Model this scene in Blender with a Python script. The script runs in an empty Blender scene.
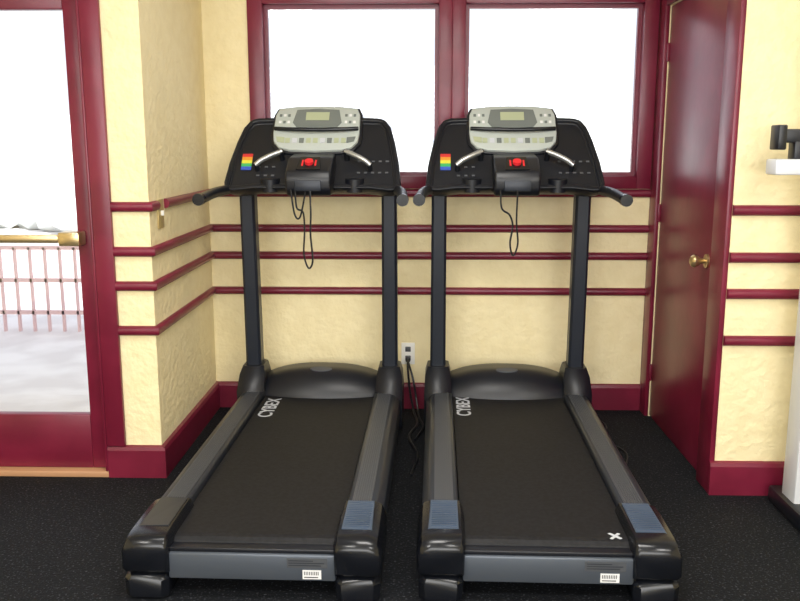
import bpy, bmesh, math, random
from mathutils import Vector, Matrix
random.seed(3)
S=bpy.context.scene
try:
    S.view_settings.view_transform='Standard'
    S.view_settings.look='None'
except Exception: pass
COL=S.collection

# ---------------- materials ----------------
def mat(name,col,rough=.5,metal=0,spec=.5,bump=None,emit=None,coat=0):
    m=bpy.data.materials.new(name); m.use_nodes=True
    nt=m.node_tree; b=nt.nodes['Principled BSDF']
    b.inputs['Base Color'].default_value=(*col,1)
    b.inputs['Roughness'].default_value=rough
    b.inputs['Metallic'].default_value=metal
    b.inputs['Specular IOR Level'].default_value=spec
    b.inputs['Coat Weight'].default_value=coat
    tc=nt.nodes.new('ShaderNodeTexCoord')
    if bump:
        sc,st,dist=bump
        n=nt.nodes.new('ShaderNodeTexNoise'); n.inputs['Scale'].default_value=sc; n.inputs['Detail'].default_value=4
        bp=nt.nodes.new('ShaderNodeBump'); bp.inputs['Strength'].default_value=st; bp.inputs['Distance'].default_value=dist
        nt.links.new(tc.outputs['Object'],n.inputs['Vector'])
        nt.links.new(n.outputs['Fac'],bp.inputs['Height']); nt.links.new(bp.outputs['Normal'],b.inputs['Normal'])
    return m
def varied(m,c1,c2,scale,lo=.4,hi=.6,detail=3):
    nt=m.node_tree; b=nt.nodes['Principled BSDF']
    tc=nt.nodes.new('ShaderNodeTexCoord')
    n=nt.nodes.new('ShaderNodeTexNoise'); n.inputs['Scale'].default_value=scale; n.inputs['Detail'].default_value=detail
    r=nt.nodes.new('ShaderNodeValToRGB')
    r.color_ramp.elements[0].position=lo; r.color_ramp.elements[0].color=(*c1,1)
    r.color_ramp.elements[1].position=hi; r.color_ramp.elements[1].color=(*c2,1)
    nt.links.new(tc.outputs['Object'],n.inputs['Vector']); nt.links.new(n.outputs['Fac'],r.inputs['Fac'])
    nt.links.new(r.outputs['Color'],b.inputs['Base Color'])
    return m
PLASTER=varied(mat('plaster',(.85,.72,.42),.7,bump=(30,.8,.010)),(.88,.755,.445),(.92,.80,.49),14,.35,.65)
BURG=varied(mat('burgundy_paint',(.22,.012,.03),.33,bump=(14,.08,.01)),(.150,.009,.028),(.19,.013,.037),5)
CEIL=mat('ceiling_paint',(.8,.78,.72),.9)
RUBBER=varied(mat('rubber_floor',(.01,.01,.012),.8,spec=.22,bump=(120,.7,.004)),(.004,.005,.007),(.085,.09,.105),115,.59,.76,2)
BLK=mat('black_plastic',(.007,.008,.012),.38,bump=(300,.05,.001))
BLKG=mat('black_gloss',(.006,.007,.010),.24,spec=.45)
CHAR=mat('charcoal_metal',(.015,.019,.029),.38,metal=.2)
DGREY=mat('dark_grey_plastic',(.020,.023,.030),.36)
RAILG=mat('foot_rail_grey',(.075,.08,.09),.4)
RAILB=mat('foot_rail_blue',(.06,.085,.13),.35)
STEEL=mat('steel_bar',(.10,.115,.14),.36,metal=.4)
BELT=varied(mat('belt_rubber',(.012,.012,.014),.6,spec=.28,bump=(220,.25,.002)),(.006,.006,.007),(.011,.011,.013),60)
PANEL=mat('panel_cream',(.46,.50,.47),.35)
PANEL2=mat('panel_buttons',(.42,.46,.30),.4)
LCD=mat('lcd_glass',(.17,.19,.18),.15)
LEG=mat('printed_legend',(.10,.105,.115),.5)
RED=mat('stop_red',(.75,.02,.03),.3)
SILV=mat('silver_grip',(.50,.51,.50),.32,metal=.75)
WHITE=mat('white_label',(.8,.8,.8),.5)
TAPE=mat('tape_grey',(.55,.57,.61),.5)
BRASS=mat('brass',(.62,.47,.24),.28,metal=.85)
OUTM=mat('outlet_plastic',(.88,.87,.82),.4)
SWM=mat('switch_brass',(.55,.42,.18),.35,metal=.4)
WOOD=mat('threshold_wood',(.50,.27,.14),.5)
WPAINT=mat('white_powdercoat',(.72,.74,.78),.35)
CONC=varied(mat('patio_concrete',(.6,.58,.56),.9),(.74,.71,.70),(.86,.84,.83),3)
REDM=mat('railing_red',(.72,.50,.50),.6)
LEAF=varied(mat('hedge_leaf',(.4,.5,.35),.8),(.78,.82,.80),(.86,.88,.86),4)
rb=[mat('rainbow_%d'%i,c,.5) for i,c in enumerate([(.6,.03,.03),(.7,.3,.03),(.7,.65,.05),(.05,.42,.12),(.04,.10,.5)])]
GL=bpy.data.materials.new('window_glass'); GL.use_nodes=True
nt=GL.node_tree; nt.nodes.clear()
o=nt.nodes.new('ShaderNodeOutputMaterial'); mx=nt.nodes.new('ShaderNodeMixShader'); tr=nt.nodes.new('ShaderNodeBsdfTransparent'); gg=nt.nodes.new('ShaderNodeBsdfGlossy'); gg.inputs['Roughness'].default_value=.02
mx.inputs[0].default_value=.05
nt.links.new(tr.outputs[0],mx.inputs[1]); nt.links.new(gg.outputs[0],mx.inputs[2]); nt.links.new(mx.outputs[0],o.inputs[0])

# ---------------- mesh helpers ----------------
def finish(bm,name,m,parent=None,smooth=False,loc=None):
    me=bpy.data.meshes.new(name)
    bmesh.ops.recalc_face_normals(bm,faces=bm.faces)
    bm.to_mesh(me); bm.free()
    me.materials.append(m)
    if smooth:
        for p in me.polygons: p.use_smooth=True
        try: me.set_sharp_from_angle(angle=math.radians(38))
        except Exception: pass
    ob=bpy.data.objects.new(name,me); COL.objects.link(ob)
    if parent: ob.parent=parent
    if loc: ob.location=loc
    return ob
def addbox(bm,x0,x1,y0,y1,z0,z1,bev=0,seg=2):
    t=bmesh.new()
    bmesh.ops.create_cube(t,size=1)
    for v in t.verts:
        v.co=Vector(((x0+x1)/2+v.co.x*(x1-x0),(y0+y1)/2+v.co.y*(y1-y0),(z0+z1)/2+v.co.z*(z1-z0)))
    if bev: bmesh.ops.bevel(t,geom=t.edges[:],offset=bev,segments=seg,affect='EDGES',profile=.5)
    merge(bm,t)
def merge(bm,t):
    me=bpy.data.meshes.new('tmp'); t.to_mesh(me); t.free(); bm.from_mesh(me); bpy.data.meshes.remove(me)
def boxes(name,lst,m,parent=None,bev=0,seg=2):
    bm=bmesh.new()
    for b in lst: addbox(bm,*b,bev=bev,seg=seg)
    return finish(bm,name,m,parent,smooth=bev>0)
def empty(name,loc=(0,0,0),rz=0):
    e=bpy.data.objects.new(name,None); e.empty_display_size=.2; COL.objects.link(e); e.location=loc; e.rotation_euler=(0,0,rz); return e
def hull(name,pts_a,pts_b,m,parent=None,bev=0,seg=2):
    bm=bmesh.new()
    A=[bm.verts.new(p) for p in pts_a]; B=[bm.verts.new(p) for p in pts_b]
    n=len(A)
    bm.faces.new(A); bm.faces.new(B[::-1])
    for i in range(n): bm.faces.new((A[i],B[i],B[(i+1)%n],A[(i+1)%n]))
    bmesh.ops.recalc_face_normals(bm,faces=bm.faces)
    if bev: bmesh.ops.bevel(bm,geom=bm.edges[:],offset=bev,segments=seg,affect='EDGES',profile=.5,clamp_overlap=True)
    return finish(bm,name,m,parent,smooth=bev>0)
def loft(name,loops,m,parent=None,smooth=True):
    bm=bmesh.new(); R=[[bm.verts.new(p) for p in l] for l in loops]; n=len(R[0])
    for a,b in zip(R,R[1:]):
        for i in range(n): bm.faces.new((a[i],b[i],b[(i+1)%n],a[(i+1)%n]))
    bm.faces.new(R[0]); bm.faces.new(R[-1][::-1])
    return finish(bm,name,m,parent,smooth)
def smooth_path(pts,n=8):
    P=[Vector(p) for p in pts]; P=[P[0]*2-P[1]]+P+[P[-1]*2-P[-2]]; out=[]
    for i in range(1,len(P)-2):
        for k in range(n):
            t=k/n; a,b,c,d=P[i-1:i+3]
            out.append(.5*((2*b)+(c-a)*t+(2*a-5*b+4*c-d)*t*t+(-a+3*b-3*c+d)*t**3))
    out.append(P[-2]); return out
def tube(name,pts,r,m,parent=None,sm=True,seg=12):
    P=smooth_path(pts) if sm else [Vector(p) for p in pts]
    bm=bmesh.new(); rings=[]; prev=None
    for i,p in enumerate(P):
        d=(P[min(i+1,len(P)-1)]-P[max(i-1,0)]).normalized()
        if prev is None:
            up=Vector((0,0,1)) if abs(d.z)<.9 else Vector((1,0,0)); u=d.cross(up).normalized()
        else:
            u=(prev-d*prev.dot(d)).normalized()
        prev=u; w=d.cross(u)
        rings.append([bm.verts.new(p+r*(math.cos(2*math.pi*k/seg)*u+math.sin(2*math.pi*k/seg)*w)) for k in range(seg)])
    for a,b in zip(rings,rings[1:]):
        for k in range(seg): bm.faces.new((a[k],b[k],b[(k+1)%seg],a[(k+1)%seg]))
    bm.faces.new(rings[0]); bm.faces.new(rings[-1][::-1])
    return finish(bm,name,m,parent,True)
def sweep_bm(bm,path,prof):
    n=len(path); P=[Vector((a,b)) for a,b in path]; rings=[]
    def rn(a,b):
        d=(b-a).normalized(); return Vector((d.y,-d.x))
    for i in range(n):
        if i==0: off=rn(P[0],P[1])
        elif i==n-1: off=rn(P[-2],P[-1])
        else:
            n1=rn(P[i-1],P[i]); n2=rn(P[i],P[i+1]); off=(n1+n2)/(1+n1.dot(n2))
        rings.append([bm.verts.new((P[i].x+off.x*o,P[i].y+off.y*o,z)) for o,z in prof])
    k=len(prof)
    for a,b in zip(rings,rings[1:]):
        for i in range(k): bm.faces.new((a[i],b[i],b[(i+1)%k],a[(i+1)%k]))
    bm.faces.new(rings[0]); bm.faces.new(rings[-1][::-1])

# ---------------- room ----------------
XL,XR,YB=-1.13,1.235,4.55
YFL,YFR=3.53,3.40
H=2.75; WX0,WX1,WY0=-3.6,3.6,-2.0
boxes('floor',[(WX0-.15,WX1+.15,WY0-.15,4.70,-.10,0)],RUBBER)
boxes('ceiling',[(WX0-.15,WX1+.15,WY0-.15,4.70,H,H+.12)],CEIL)
wx0,wx1,wz0,wz1=-.892,1.21,1.212,2.23
boxes('wall_back',[(XL-.15,XR+.15,YB,YB+.15,0,wz0),(XL-.15,XR+.15,YB,YB+.15,wz1,H),(XL-.15,wx0,YB,YB+.15,wz0,wz1),(wx1,XR+.15,YB,YB+.15,wz0,wz1)],PLASTER)
boxes('wall_left',[(XL-.15,XL,YFL,YB,0,H)],PLASTER)
DX0,DX1=-2.30,-1.365
boxes('wall_front_left',[(DX1+.0,XL-.15,YFL,YFL+.15,0,H),(DX0,DX1,YFL,YFL+.15,2.09,H),(WX0,DX0,YFL,YFL+.15,0,H)],PLASTER)
RY0,RY1=3.555,4.43
boxes('wall_right',[(XR,XR+.15,YFR,RY0,0,H),(XR,XR+.15,RY1,YB,0,H),(XR,XR+.15,RY0,RY1,2.12,H)],PLASTER)
boxes('wall_front_right',[(XR+.15,WX1,YFR,YFR+.15,0,H)],PLASTER)
boxes('wall_side_left',[(WX0-.15,WX0,WY0,YFL+.15,0,H)],PLASTER)
boxes('wall_side_right',[(WX1,WX1+.15,WY0,YFR+.15,0,H)],PLASTER)
boxes('wall_rear',[(WX0,WX1,WY0-.15,WY0,0,H)],PLASTER)

def halfround(zc,h=.042,d=.024):
    pr=[(0,zc-h/2)]
    for k in range(7):
        a=-math.pi/2+math.pi*k/6
        pr.append((.006+(d-.006)*math.cos(a),zc+h/2*math.sin(a)))
    pr.append((0,zc+h/2)); return pr
zs=[1.188,1.0,.853,.66]
for i,z in enumerate(zs):
    bm=bmesh.new()
    if i==0:
        sweep_bm(bm,[(-1.285,YFL),(XL,YFL),(XL,YFL+.085)],halfround(z))
        sweep_bm(bm,[(XL,3.74),(XL,YB),(XR-.022,YB)],halfround(z))
    else:
        sweep_bm(bm,[(-1.285,YFL),(XL,YFL),(XL,YB),(XR-.022,YB)],halfround(z))
    finish(bm,'trim_%d'%(i+1),BURG,smooth=True)
    bm=bmesh.new(); sweep_bm(bm,[(XR+.0,YFR),(WX1,YFR)],halfround(z))
    finish(bm,'trim_%d'%(i+5),BURG,smooth=True)
bbp=[(0,0),(.02,0),(.02,.125),(.014,.14),(0,.145)]
bm=bmesh.new(); sweep_bm(bm,[(-1.365,YFL),(XL,YFL),(XL,YB),(XR-.022,YB)],bbp); finish(bm,'baseboard_back',BURG)
bm=bmesh.new(); sweep_bm(bm,[(XR-.022,YFR),(WX1,YFR)],bbp); finish(bm,'baseboard_right',BURG)
boxes('trim_9',[(DX1,-1.285,YFL-.022,YFL,.145,2.18),(DX0-.08,DX1,YFL-.022,YFL,2.09,2.18),(DX0-.08,DX0,YFL-.022,YFL,0,2.09),
      (DX1-.012,DX1,YFL-.022,YFL+.15,.03,2.09)],BURG,bev=.004)
boxes('trim_10',[(XR-.022,XR,YFR,RY0,0,2.22),(XR-.022,XR,RY1,YB-.001,0,2.22),(XR-.022,XR,RY0,RY1,2.12,2.22)],BURG,bev=.004)

def window(name,x0,x1,fl,fr):
    e=empty(name)
    y0,y1=YB-.022,YB+.11
    g0,g1=x0+fl,x1-fr; z0,z1=1.278,2.15
    boxes('frame',[(x0,g0,y0,y1,wz0,wz1),(g1,x1,y0,y1,wz0,wz1),(g0,g1,y0,y1,wz0,z0),(g0,g1,y0,y1,z1,wz1)],BURG,e,bev=.003)
    s=.02
    boxes('sash',[(g0,g0+s,YB+.03,YB+.06,z0,z1),(g1-s,g1,YB+.03,YB+.06,z0,z1),(g0+s,g1-s,YB+.03,YB+.06,z0,z0+s),(g0+s,g1-s,YB+.03,YB+.06,z1-s,z1)],BURG,e)
    boxes('pane',[(g0+s*.5,g1-s*.5,YB+.042,YB+.046,z0+s*.5,z1-s*.5)],GL,e)
window('window_1',wx0,.162,.078,.069)
window('window_2',.162,wx1,.069,.075)

e=empty('door_1')
dy0,dy1=YFL+.02,YFL+.065
boxes('slab_frame',[(-1.447,DX1-.014,dy0,dy1,.03,2.08),(DX0+.005,DX0+.09,dy0,dy1,.03,2.08),(DX0+.09,-1.447,dy0,dy1,.03,.275),(DX0+.09,-1.447,dy0,dy1,1.98,2.08)],BURG,e,bev=.004)
boxes('glass',[(DX0+.085,-1.443,dy0+.02,dy0+.025,.27,1.985)],GL,e)
boxes('push_bar',[(DX0+.1,-1.50,dy0-.075,dy0-.04,1.04,1.075)],BRASS,e,bev=.008)
boxes('latch_case',[(-1.50,-1.41,dy0-.08,dy0,1.028,1.086)],BRASS,e,bev=.008)
boxes('hinge_case',[(DX0+.03,DX0+.11,dy0-.08,dy0,1.025,1.088)],BRASS,e,bev=.008)
boxes('threshold',[(DX0,DX1-.0,YFL-.02,YFL+.14,0,.028)],WOOD,e,bev=.004)

e=empty('door_2')
boxes('slab',[(XR+.004,XR+.045,RY0+.004,RY1-.004,.008,2.115)],BURG,e,bev=.003)
tube('knob_rose',[(XR+.004,3.66,.95),(XR-.006,3.66,.95)],.030,BRASS,e,sm=False,seg=24)
bm=bmesh.new()
pr=[(0,.011),(.02,.011),(.03,.018),(.04,.025),(.052,.028),(.062,.023),(.068,.012)]
rings=[]
for d,r in pr:
    rings.append([bm.verts.new((XR-.004-d,3.66+r*math.cos(a*math.pi/10),.95+r*math.sin(a*math.pi/10))) for a in range(20)])
for a,b in zip(rings,rings[1:]):
    for k in range(20): bm.faces.new((a[k],b[k],b[(k+1)%20],a[(k+1)%20]))
bm.faces.new(rings[0]); bm.faces.new(rings[-1][::-1])
finish(bm,'knob',BRASS,e,True)
boxes('hinges',[(XR-.008,XR+.006,RY1-.010,RY1+.002,z,z+.09) for z in (.2,1.05,1.85)],BURG,e,bev=.002)

e=empty('light_switch')
boxes('plate',[(XL,XL+.006,3.635,3.715,1.085,1.21)],SWM,e,bev=.002)
boxes('toggle',[(XL+.004,XL+.018,3.67,3.68,1.14,1.162)],OUTM,e,bev=.002)
e=empty('power_outlet')
boxes('plate',[(-.100,-.026,YB-.007,YB,.25,.372)],OUTM,e,bev=.002)
boxes('sockets',[(-.078,-.048,YB-.010,YB-.006,.322,.35),(-.078,-.048,YB-.010,YB-.006,.272,.30)],RAILG,e,bev=.003)
boxes('plug',[(-.076,-.050,YB-.040,YB-.008,.270,.298)],BLK,e,bev=.006)

# ---------------- treadmill ----------------
CY=1.49
CN=Vector((0,-.325,.28)).normalized()
def F(x,s,d=0): return Vector((x*1.04,CY+.28*s,1.247+.325*s))+CN*d
def facepoly(name,outl,d0,d1,m,parent,bev=0):
    return hull(name,[F(x,s,d1) for x,s in outl],[F(x,s,d0) for x,s in outl],m,parent,bev)
def mirror(half):
    return half+[(-x,s) for x,s in half[::-1] if x>1e-6]
def treadmill(name,loc,rz,cross,variant):
    T=empty(name,loc,rz)
    prof=[]
    for k in range(9):
        a=-math.pi/2-math.pi*k/8
        prof.append((.10+.042*math.cos(a),.145+.042*math.sin(a)))
    prof=[(1.68,.103)]+prof+[(1.68,.187)]
    hull('running_belt',[(-.275,y,z) for y,z in prof],[(.275,y,z) for y,z in prof],BELT,T)
    boxes('deck_frame',[(-.30,-.24,.12,1.75,.06,.15),(.24,.30,.12,1.75,.06,.15),(-.3,.3,.5,.56,.05,.1),(-.3,.3,1.3,1.36,.05,.1)],BLK,T)
    boxes('rear_crossbar',[(-.272,.272,.022,.06,.064,.155)],STEEL,T,bev=.008)
    boxes('rear_crossbar_lip',[(-.272,.272,.03,.075,.153,.170)],BLK,T,bev=.004)
    for sx,s in ((-1,'left'),(1,'right')):
        pf=[(.28,.07),(.28,.205),(.287,.213),(.372,.213),(.385,.209),(.408,.178),(.410,.085),(.395,.068)]
        hull('side_rail_'+s,[(sx*x,.12,z) for x,z in pf],[(sx*x,1.72,z) for x,z in pf],DGREY,T,bev=.004)
        l=[(min(sx*.297,sx*.365),max(sx*.297,sx*.365),.30,1.66,.205,.2150)]
        for k in range(8):
            xx=.301+k*.008
            l.append((min(sx*xx,sx*(xx+.004)),max(sx*xx,sx*(xx+.004)),.31,1.65,.214,.2185))
        boxes('foot_strip_'+s,l,RAILG,T)
        a=[(.268,.085),(.266,.19),(.278,.216),(.375,.216),(.402,.205),(.418,.17),(.418,.10),(.405,.085)]
        def L(y,kz,kx,dz=0): return [(sx*(.342+(x-.342)*kx*1.04),y,.15+(z-.15)*kz+dz) for x,z in a]
        loft('end_cap_'+s,[L(.0,.60,.84,-.008),L(.008,.80,.93,-.005),L(.03,.95,.99,-.002),L(.07,1,1),L(.24,1.03,1.0,.001),L(.31,1.0,.97,0)],BLKG,T)
        hull('cap_plate_'+s,[(sx*.285,.085,.216),(sx*.385,.085,.212),(sx*.378,.30,.218),(sx*.285,.30,.218)],
             [(sx*.285,.085,.2195),(sx*.382,.085,.2165),(sx*.376,.30,.2215),(sx*.285,.30,.2215)],RAILB if (sx>0 or variant) else DGREY,T)
        if sx>0 or variant:
            boxes('cap_plate_ribs_'+s,[(min(sx*.290,sx*.374),max(sx*.290,sx*.374),.10+.014*k,.105+.014*k,.2155,.2225) for k in range(14)],RAILB,T)
        def R(x0,x1,y0,y1,z,c=.02):
            o=[(x0+c,y0),(x1-c,y0),(x1,y0+c),(x1,y1-c),(x1-c,y1),(x0+c,y1),(x0,y1-c),(x0,y0+c)]
            return [(sx*p[0],p[1],z) for p in o]
        loft('rear_foot_'+s,[R(.280,.405,.012,.16,0),R(.272,.412,.002,.17,.008),R(.270,.414,.0,.175,.066),R(.278,.408,.008,.17,.080),R(.295,.394,.03,.16,.088),R(.295,.394,.03,.16,.10)],BLKG,T)
        loft('upright_bracket_'+s,[R(.282,.420,1.60,1.90,.03,.03),R(.282,.420,1.60,1.90,.21,.03),R(.286,.416,1.66,1.87,.285,.03),R(.296,.404,1.70,1.86,.325,.025)],BLK,T)
        boxes('front_foot_'+s,[(min(sx*.30,sx*.40),max(sx*.30,sx*.40),1.72,1.86,0,.04)],BLK,T,bev=.005)
        def U(y,z,w=.037,dd=.045): 
            c=.012; o=[(-w+c,-dd),(w-c,-dd),(w,-dd+c),(w,dd-c),(w-c,dd),(-w+c,dd),(-w,dd-c),(-w,-dd+c)]
            return [(sx*.352+p[0],y+p[1],z) for p in o]
        loft('upright_'+s,[U(1.785,.24,.040),U(1.775,.40,.039),U(1.735,1.28,.037)],CHAR,T)
        tube('handlebar_'+s,[(sx*.352,1.72,1.235),(sx*.385,1.58,1.235),(sx*.425,1.40,1.228),(sx*.438,1.20,1.212),(sx*.440,1.16,1.210)],.023,BLK,T,seg=16)
        tube('grip_cap_'+s,[(sx*.4395,1.185,1.211),(sx*.440,1.150,1.210)],.0265,BLKG,T,sm=False,seg=16)
    bm=bmesh.new(); NX,NY=24,14; g=[]
    for j in range(NY+1):
        v=j/NY; y=1.60+.33*v
        row=[]
        for i in range(NX+1):
            u=-1+2*i/NX
            ex=(1-abs(u)**2.6*.40)
            rise=math.sin(min(1,v/.45)*math.pi/2)**.7; fall=1-.35*max(0,(v-.7)/.3)**2
            yy=y+.05*(u*u)*(1-v)
            row.append(bm.verts.new((u*.30,yy,.175+(.138*rise*ex)*fall)))
        g.append(row)
    for j in range(NY):
        for i in range(NX): bm.faces.new((g[j][i],g[j][i+1],g[j+1][i+1],g[j+1][i]))
    ext=bmesh.ops.extrude_edge_only(bm,edges=[e_ for e_ in bm.edges if e_.is_boundary])
    vs=[v for v in ext['geom'] if isinstance(v,bmesh.types.BMVert)]
    for v in vs: v.co.z=.06
    bmesh.ops.holes_fill(bm,edges=[e_ for e_ in bm.edges if e_.is_boundary])
    finish(bm,'motor_hood',BLK,T,True)
    bm=bmesh.new(); bmesh.ops.create_cone(bm,cap_ends=True,segments=28,radius1=1,radius2=1,depth=1)
    for v in bm.verts: v.co=Vector((v.co.x*.055,1.72+v.co.y*.018,.306+v.co.z*.012+v.co.y*.005))
    finish(bm,'hood_badge',RAILG,T,True)
    # console head
    half=[(0,0),(.16,0),(.26,0),(.345,-.03),(.392,-.02),(.398,.08),(.388,.35),(.366,.66),(.345,.86),(.318,.97),(.285,1.0),(.18,1.01),(0,1.01)]
    ol=mirror(half)
    bm=bmesh.new()
    c=.55
    R0=[bm.verts.new(F(x,s,0)) for x,s in ol]
    R1=[bm.verts.new(F(x*1.01,.5+(s-.5)*1.01,-.03)) for x,s in ol]
    R2=[bm.verts.new(F(x*.95,c+(s-c)*.85,-.10)) for x,s in ol]
    R3=[bm.verts.new(F(x*.70,c+(s-c)*.6,-.155)) for x,s in ol]
    n=len(ol)
    fr=bm.faces.new(R0); bm.faces.new(R3[::-1])
    for a,b in ((R0,R1),(R1,R2),(R2,R3)):
        for i in range(n): bm.faces.new((a[i],b[i],b[(i+1)%n],a[(i+1)%n]))
    bmesh.ops.recalc_face_normals(bm,faces=bm.faces)
    bmesh.ops.inset_region(bm,faces=[fr],thickness=.020,depth=0)
    bmesh.ops.inset_region(bm,faces=[fr],thickness=.008,depth=-.016)
    eds=[e_ for e_ in bm.edges if e_.calc_face_angle(0)>.6]
    bmesh.ops.bevel(bm,geom=eds,offset=.005,segments=3,affect='EDGES',clamp_overlap=True)
    finish(bm,'console_body',BLK,T,True)
    boxes('console_beam',[(-.375,.375,1.67,1.77,1.215,1.29)],BLK,T,bev=.02,seg=3)
    # display module
    dh=[(0,.49),(.12,.505),(.168,.54),(.196,.63),(.202,.76),(.200,1.02),(.185,1.12),(.10,1.15),(0,1.155)]
    facepoly('display_housing',mirror(dh),-.04,.012,PANEL,T,bev=.006)
    facepoly('display_back',mirror([(x*1.06,.80+(s-.80)*1.08) for x,s in dh]),-.07,-.002,BLK,T,bev=.006)
    facepoly('lcd_bezel',mirror([(0,.83),(.095,.83),(.115,.90),(.100,1.09),(0,1.105)]),.010,.0145,LCD,T)
    facepoly('lcd_screen',mirror([(0,.93),(.055,.93),(.055,1.05),(0,1.05)]),.012,.0165,PANEL2,T)
    tube('reading_rack',[F(-.195,.80,.018),F(-.12,.765,.03),F(0,.75,.034),F(.12,.765,.03),F(.195,.80,.018)],.010,BLKG,T)
    for k in range(6):
        for sx in (-1,1):
            xx=sx*(.135+.02*(k%3)); ss=.89+.10*(k//3)
            facepoly('key_%d%s'%(k,'a' if sx<0 else 'b'),[(xx-.006,ss),(xx+.006,ss),(xx+.006,ss+.035),(xx-.006,ss+.035)],.011,.0145,LCD if k%2 else WHITE,T)
    for k in range(9):
        xx=-.13+k*.0325
        facepoly('keypad_%d'%k,[(xx-.011,.60),(xx+.011,.60),(xx+.011,.67),(xx-.011,.67)],.011,.0145,(PANEL2,TAPE,LCD,PANEL2)[k%4],T)
    for sx in (-1,1):
        facepoly('side_keypad_%d'%sx,[(sx*.145,.60),(sx*.178,.62),(sx*.186,.69),(sx*.145,.68)],.011,.0150,PANEL2 if sx<0 else LCD,T)
    for k in range(5):
        s1=.49-.045*k
        facepoly('sticker_band_%d'%k,[(-.335,s1-.045),(-.288,s1-.045),(-.288,s1),(-.335,s1)],-.018,-.012,rb[k],T)
    for k in range(10):
        xx=.20+.032*(k%5); ss=.22+.16*(k//5)
        facepoly('legend_%d'%k,[(xx,ss),(xx+.014,ss),(xx+.014,ss+.018),(xx,ss+.018)],-.018,-.013,LEG,T)
    for k in range(6):
        xx=-.26+.034*(k%3); ss=.18+.12*(k//3)
        facepoly('legend_l%d'%k,[(xx,ss),(xx+.014,ss),(xx+.014,ss+.018),(xx,ss+.018)],-.018,-.013,LEG,T)
    for sx,s in ((-1,'left'),(1,'right')):
        tube('pulse_grip_'+s,[F(sx*.262,.27,.02),F(sx*.235,.315,.032),F(sx*.19,.375,.038),F(sx*.145,.435,.035)],.012,SILV,T,seg=12)
        tube('grip_mount_'+s,[F(sx*.15,.42,-.03),F(sx*.15,.43,.04)],.014,BLK,T,sm=False)
        tube('grip_mount_low_'+s,[F(sx*.258,.27,-.03),F(sx*.258,.275,.022)],.013,BLK,T,sm=False)
    # centre pod with stop button
    dy=CY-1.33
    po=[(1.46,1.400),(1.33,1.385),(1.235,1.325),(1.22,1.29),(1.225,1.238),(1.25,1.212),(1.46,1.212)]
    hull('control_pod',[(-.104,y+dy,z) for y,z in po],[(.104,y+dy,z) for y,z in po],BLK,T,bev=.012,seg=3)
    def P(x,t,d):
        a=Vector((0,1.33+dy,1.385)); b=Vector((0,1.235+dy,1.325)); q=b+(a-b)*t; nn=Vector((0,-.060,.095)).normalized()
        return Vector((x,q.y,q.z))+nn*d
    hull('pod_recess',[P(-.055,.05,.001),P(.055,.05,.001),P(.045,.95,.001),P(-.045,.95,.001)],[P(-.055,.05,.005),P(.055,.05,.005),P(.045,.95,.005),P(-.045,.95,.005)],BLKG,T)
    tube('stop_button',[P(0,.5,.004),P(0,.5,.018)],.020,RED,T,sm=False,seg=24)
    for sx in (-1,1):
        hull('stop_arrow_%d'%sx,[P(sx*.026,.3,.005),P(sx*.034,.3,.005),P(sx*.034,.7,.005),P(sx*.026,.7,.005)],[P(sx*.026,.3,.008),P(sx*.034,.3,.008),P(sx*.034,.7,.008),P(sx*.026,.7,.008)],RED,T)
    boxes('pod_bin',[(-.06,.06,1.214+dy,1.224+dy,1.235,1.283)],CHAR,T,bev=.003)
    for sx in (-1,1):
        tube('bottle_holder_%d'%sx,[(sx*.20,CY+.05,1.225),(sx*.20,CY+.045,1.285)],.045,BLK,T,sm=False,seg=24)
    cy=CY-.10
    if variant:
        pts=[(-.075,.0,1.24),(-.07,-.02,1.16),(-.035,-.03,1.13),(-.02,-.03,1.08),(-.03,-.03,1.0),(-.015,-.03,.945),(.005,-.03,1.0),(-.003,-.03,1.10),(.0,-.02,1.24)]
        tube('safety_cord',[(x,cy+y,z) for x,y,z in pts],.0045,BLK,T,seg=6)
    else:
        pts=[(-.06,0,1.24),(-.05,-.02,1.16),(-.02,-.03,1.14),(-.015,-.03,1.06),(-.02,-.03,.95),(.0,-.03,.885),(.02,-.03,.92),(.012,-.03,1.04),(.015,-.03,1.14),(.01,-.01,1.24)]
        tube('safety_cord',[(x,cy+y,z) for x,y,z in pts],.0045,BLK,T,seg=6)
        pts=[(-.08,0,1.24),(-.06,-.02,1.13),(-.035,-.02,1.12),(-.01,0,1.24)]
        tube('safety_clip_cord',[(x,cy+y,z) for x,y,z in pts],.0045,BLK,T,seg=6)
    cu=bpy.data.curves.new('belt_lettering','FONT'); cu.body='CYBEX'; cu.size=.095; cu.extrude=.0005; cu.offset=.0012
    tx=bpy.data.objects.new('belt_lettering',cu); COL.objects.link(tx); tx.parent=T
    tx.location=(-.185,1.30,.1885) if not variant else (-.195,1.34,.1885); tx.rotation_euler=(0,0,math.radians(90)); cu.materials.append(TAPE)
    boxes('warning_label',[(.115,.245,.0195,.0225,.112,.145)],RAILG,T)
    boxes('serial_label',[(.165,.225,.0190,.0225,.074,.104)],WHITE,T)
    boxes('label_print',[(.170+.0055*k,.1725+.0055*k,.0185,.0192,.088,.100) for k in range(9)]+[(.170,.215,.0185,.0192,.079,.082)],BLK,T)
    boxes('warning_print',[(.120,.20,.0190,.0197,.135,.138),(.120,.235,.0190,.0197,.127,.130),(.120,.225,.0190,.0197,.119,.122)],DGREY,T)
    if cross:
        z=.1875
        hull('tape_mark_a',[(.205,.095,z),(.214,.09,z),(.246,.130,z),(.237,.135,z)],[(.205,.095,z+.0015),(.214,.09,z+.0015),(.246,.130,z+.0015),(.237,.135,z+.0015)],TAPE,T)
        hull('tape_mark_b',[(.205,.130,z),(.214,.135,z),(.246,.097,z),(.237,.092,z)],[(.205,.130,z+.0018),(.214,.135,z+.0018),(.246,.097,z+.0018),(.237,.092,z+.0018)],TAPE,T)
    return T
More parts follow.
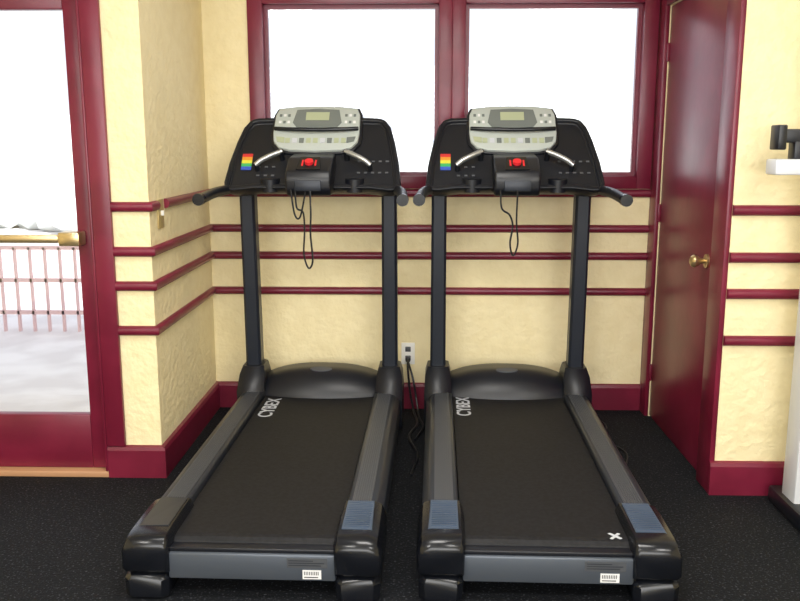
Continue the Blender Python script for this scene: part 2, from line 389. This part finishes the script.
treadmill('treadmill',(-.537,2.495,0),math.radians(-1.1),False,0)
treadmill('treadmill.001',(.413,2.495,0),math.radians(-1.1),True,1)

tube('power_cord',[(-.063,YB-.04,.285),(-.062,YB-.09,.24),(-.05,YB-.10,.12),(-.03,YB-.15,.03),(-.01,YB-.3,.008),(-.05,YB-.5,.008),(-.01,YB-.75,.008),(-.035,YB-1.0,.008)],.006,BLK,seg=8)
tube('power_cord.001',[(-.063,YB-.04,.275),(-.035,YB-.11,.20),(-.015,YB-.12,.08),(-.0,YB-.2,.010),(.02,YB-.35,.008),(-.02,YB-.55,.008)],.006,BLK,seg=8)
tube('power_cord.002',[(.92,YB-.12,.007),(.97,YB-.3,.006),(.92,YB-.5,.006),(.98,YB-.7,.006),(.93,YB-.9,.006)],.0045,BLK,seg=8)

# ---------------- weight machine (right edge) ----------------
W=empty('cable_weight_machine',(-.03,0,0))
boxes('column',[(1.487,1.587,3.14,3.26,.05,2.15)],WPAINT,W,bev=.01)
boxes('column_rear',[(2.15,2.25,3.14,3.26,.05,2.15)],WPAINT,W,bev=.01)
boxes('top_beam',[(1.487,2.25,3.14,3.26,2.15,2.25)],WPAINT,W,bev=.01)
boxes('base_foot',[(1.465,1.62,2.95,3.34,0,.07),(2.12,2.28,2.95,3.34,0,.07)],BLK,W,bev=.015)
boxes('base_beam',[(1.587,2.15,3.16,3.24,.06,.14)],WPAINT,W,bev=.008)
boxes('weight_stack',[(1.75,1.99,3.14,3.26,.15+.045*k,.19+.045*k) for k in range(14)],BLKG,W,bev=.004)
boxes('guide_rods',[(1.79,1.81,3.19,3.21,.14,2.15),(1.93,1.95,3.19,3.21,.14,2.15)],SILV,W)
boxes('support_arm',[(1.32,1.487,3.15,3.25,1.335,1.392)],WPAINT,W,bev=.008)
boxes('arm_grip',[(1.335,1.487,3.17,3.23,1.450,1.500),(1.325,1.357,3.16,3.24,1.425,1.515),(1.39,1.44,3.17,3.23,1.38,1.46)],BLK,W,bev=.006)

# ---------------- outside ----------------
boxes('ground',[(-14,14,4.72,30,-.12,-.04),(-14,WX0-.16,3.7,4.72,-.12,-.04)],CONC)
boxes('patio',[(WX0-.15,XL-.16,YFL+.16,4.71,.001,.012)],CONC)
e=empty('patio_railing')
l=[(-5.5,-1.2,6.6,6.64,z,z+.03) for z in (.10,.36,.62)]
l+=[(-5.5+.12*k,-5.483+.12*k,6.6,6.63,-.04,.64) for k in range(36)]
boxes('bars',l,REDM,e)
bm=bmesh.new()
for k in range(26):
    t=bmesh.new(); bmesh.ops.create_icosphere(t,subdivisions=3,radius=1)
    c=Vector((-9+k*.75+random.uniform(-.3,.3),15+random.uniform(-.6,.6),random.uniform(.5,1.0))); r=random.uniform(.8,1.2)
    for v in t.verts: v.co=c+v.co*r*(1+.12*random.uniform(-1,1))
    merge(bm,t)
finish(bm,'hedge',LEAF)

# ---------------- lights ----------------
def area(name,loc,rot,sx,sy,p,col=(1,1,1)):
    l=bpy.data.lights.new(name,'AREA'); l.shape='RECTANGLE'; l.size=sx; l.size_y=sy; l.energy=p; l.color=col
    o=bpy.data.objects.new(name,l); COL.objects.link(o); o.location=loc; o.rotation_euler=rot; return o
for i,(x,y) in enumerate([(-1.6,.6),(1.6,.6),(0,2.3)]):
    F_=empty('ceiling_light' if i==0 else 'ceiling_light.%03d'%i,(x,y,H))
    boxes('fixture',[(-.62,.62,-.32,.32,-.05,0)],WPAINT,F_,bev=.01)
    a=area('lamp_%d'%i,(0,0,-.056),(0,0,0),1.15,.55,50 if i<2 else 40,(1,.97,.92)); a.parent=F_
area('rear_fill',(0,-1.9,1.6),(math.radians(90),0,0),4.5,1.6,172,(.95,.97,1))  # added soft fill lamp behind the camera; the rear wall has no window
sun=bpy.data.lights.new('sun','SUN'); sun.energy=6; sun.angle=.02; so=bpy.data.objects.new('sun',sun); COL.objects.link(so)
so.rotation_euler=(math.radians(42),0,math.radians(8))
w=bpy.data.worlds.new('sky'); S.world=w; w.use_nodes=True
b=w.node_tree.nodes['Background']; b.inputs[0].default_value=(.84,.89,1,1); b.inputs[1].default_value=1.35

# ---------------- camera ----------------
c=bpy.data.cameras.new('camera'); c.lens=36*850/800; c.sensor_width=36
co=bpy.data.objects.new('camera',c); COL.objects.link(co)
co.location=(0,0,1.45); co.rotation_euler=(math.radians(79.5),0,math.radians(1.35))
S.camera=co
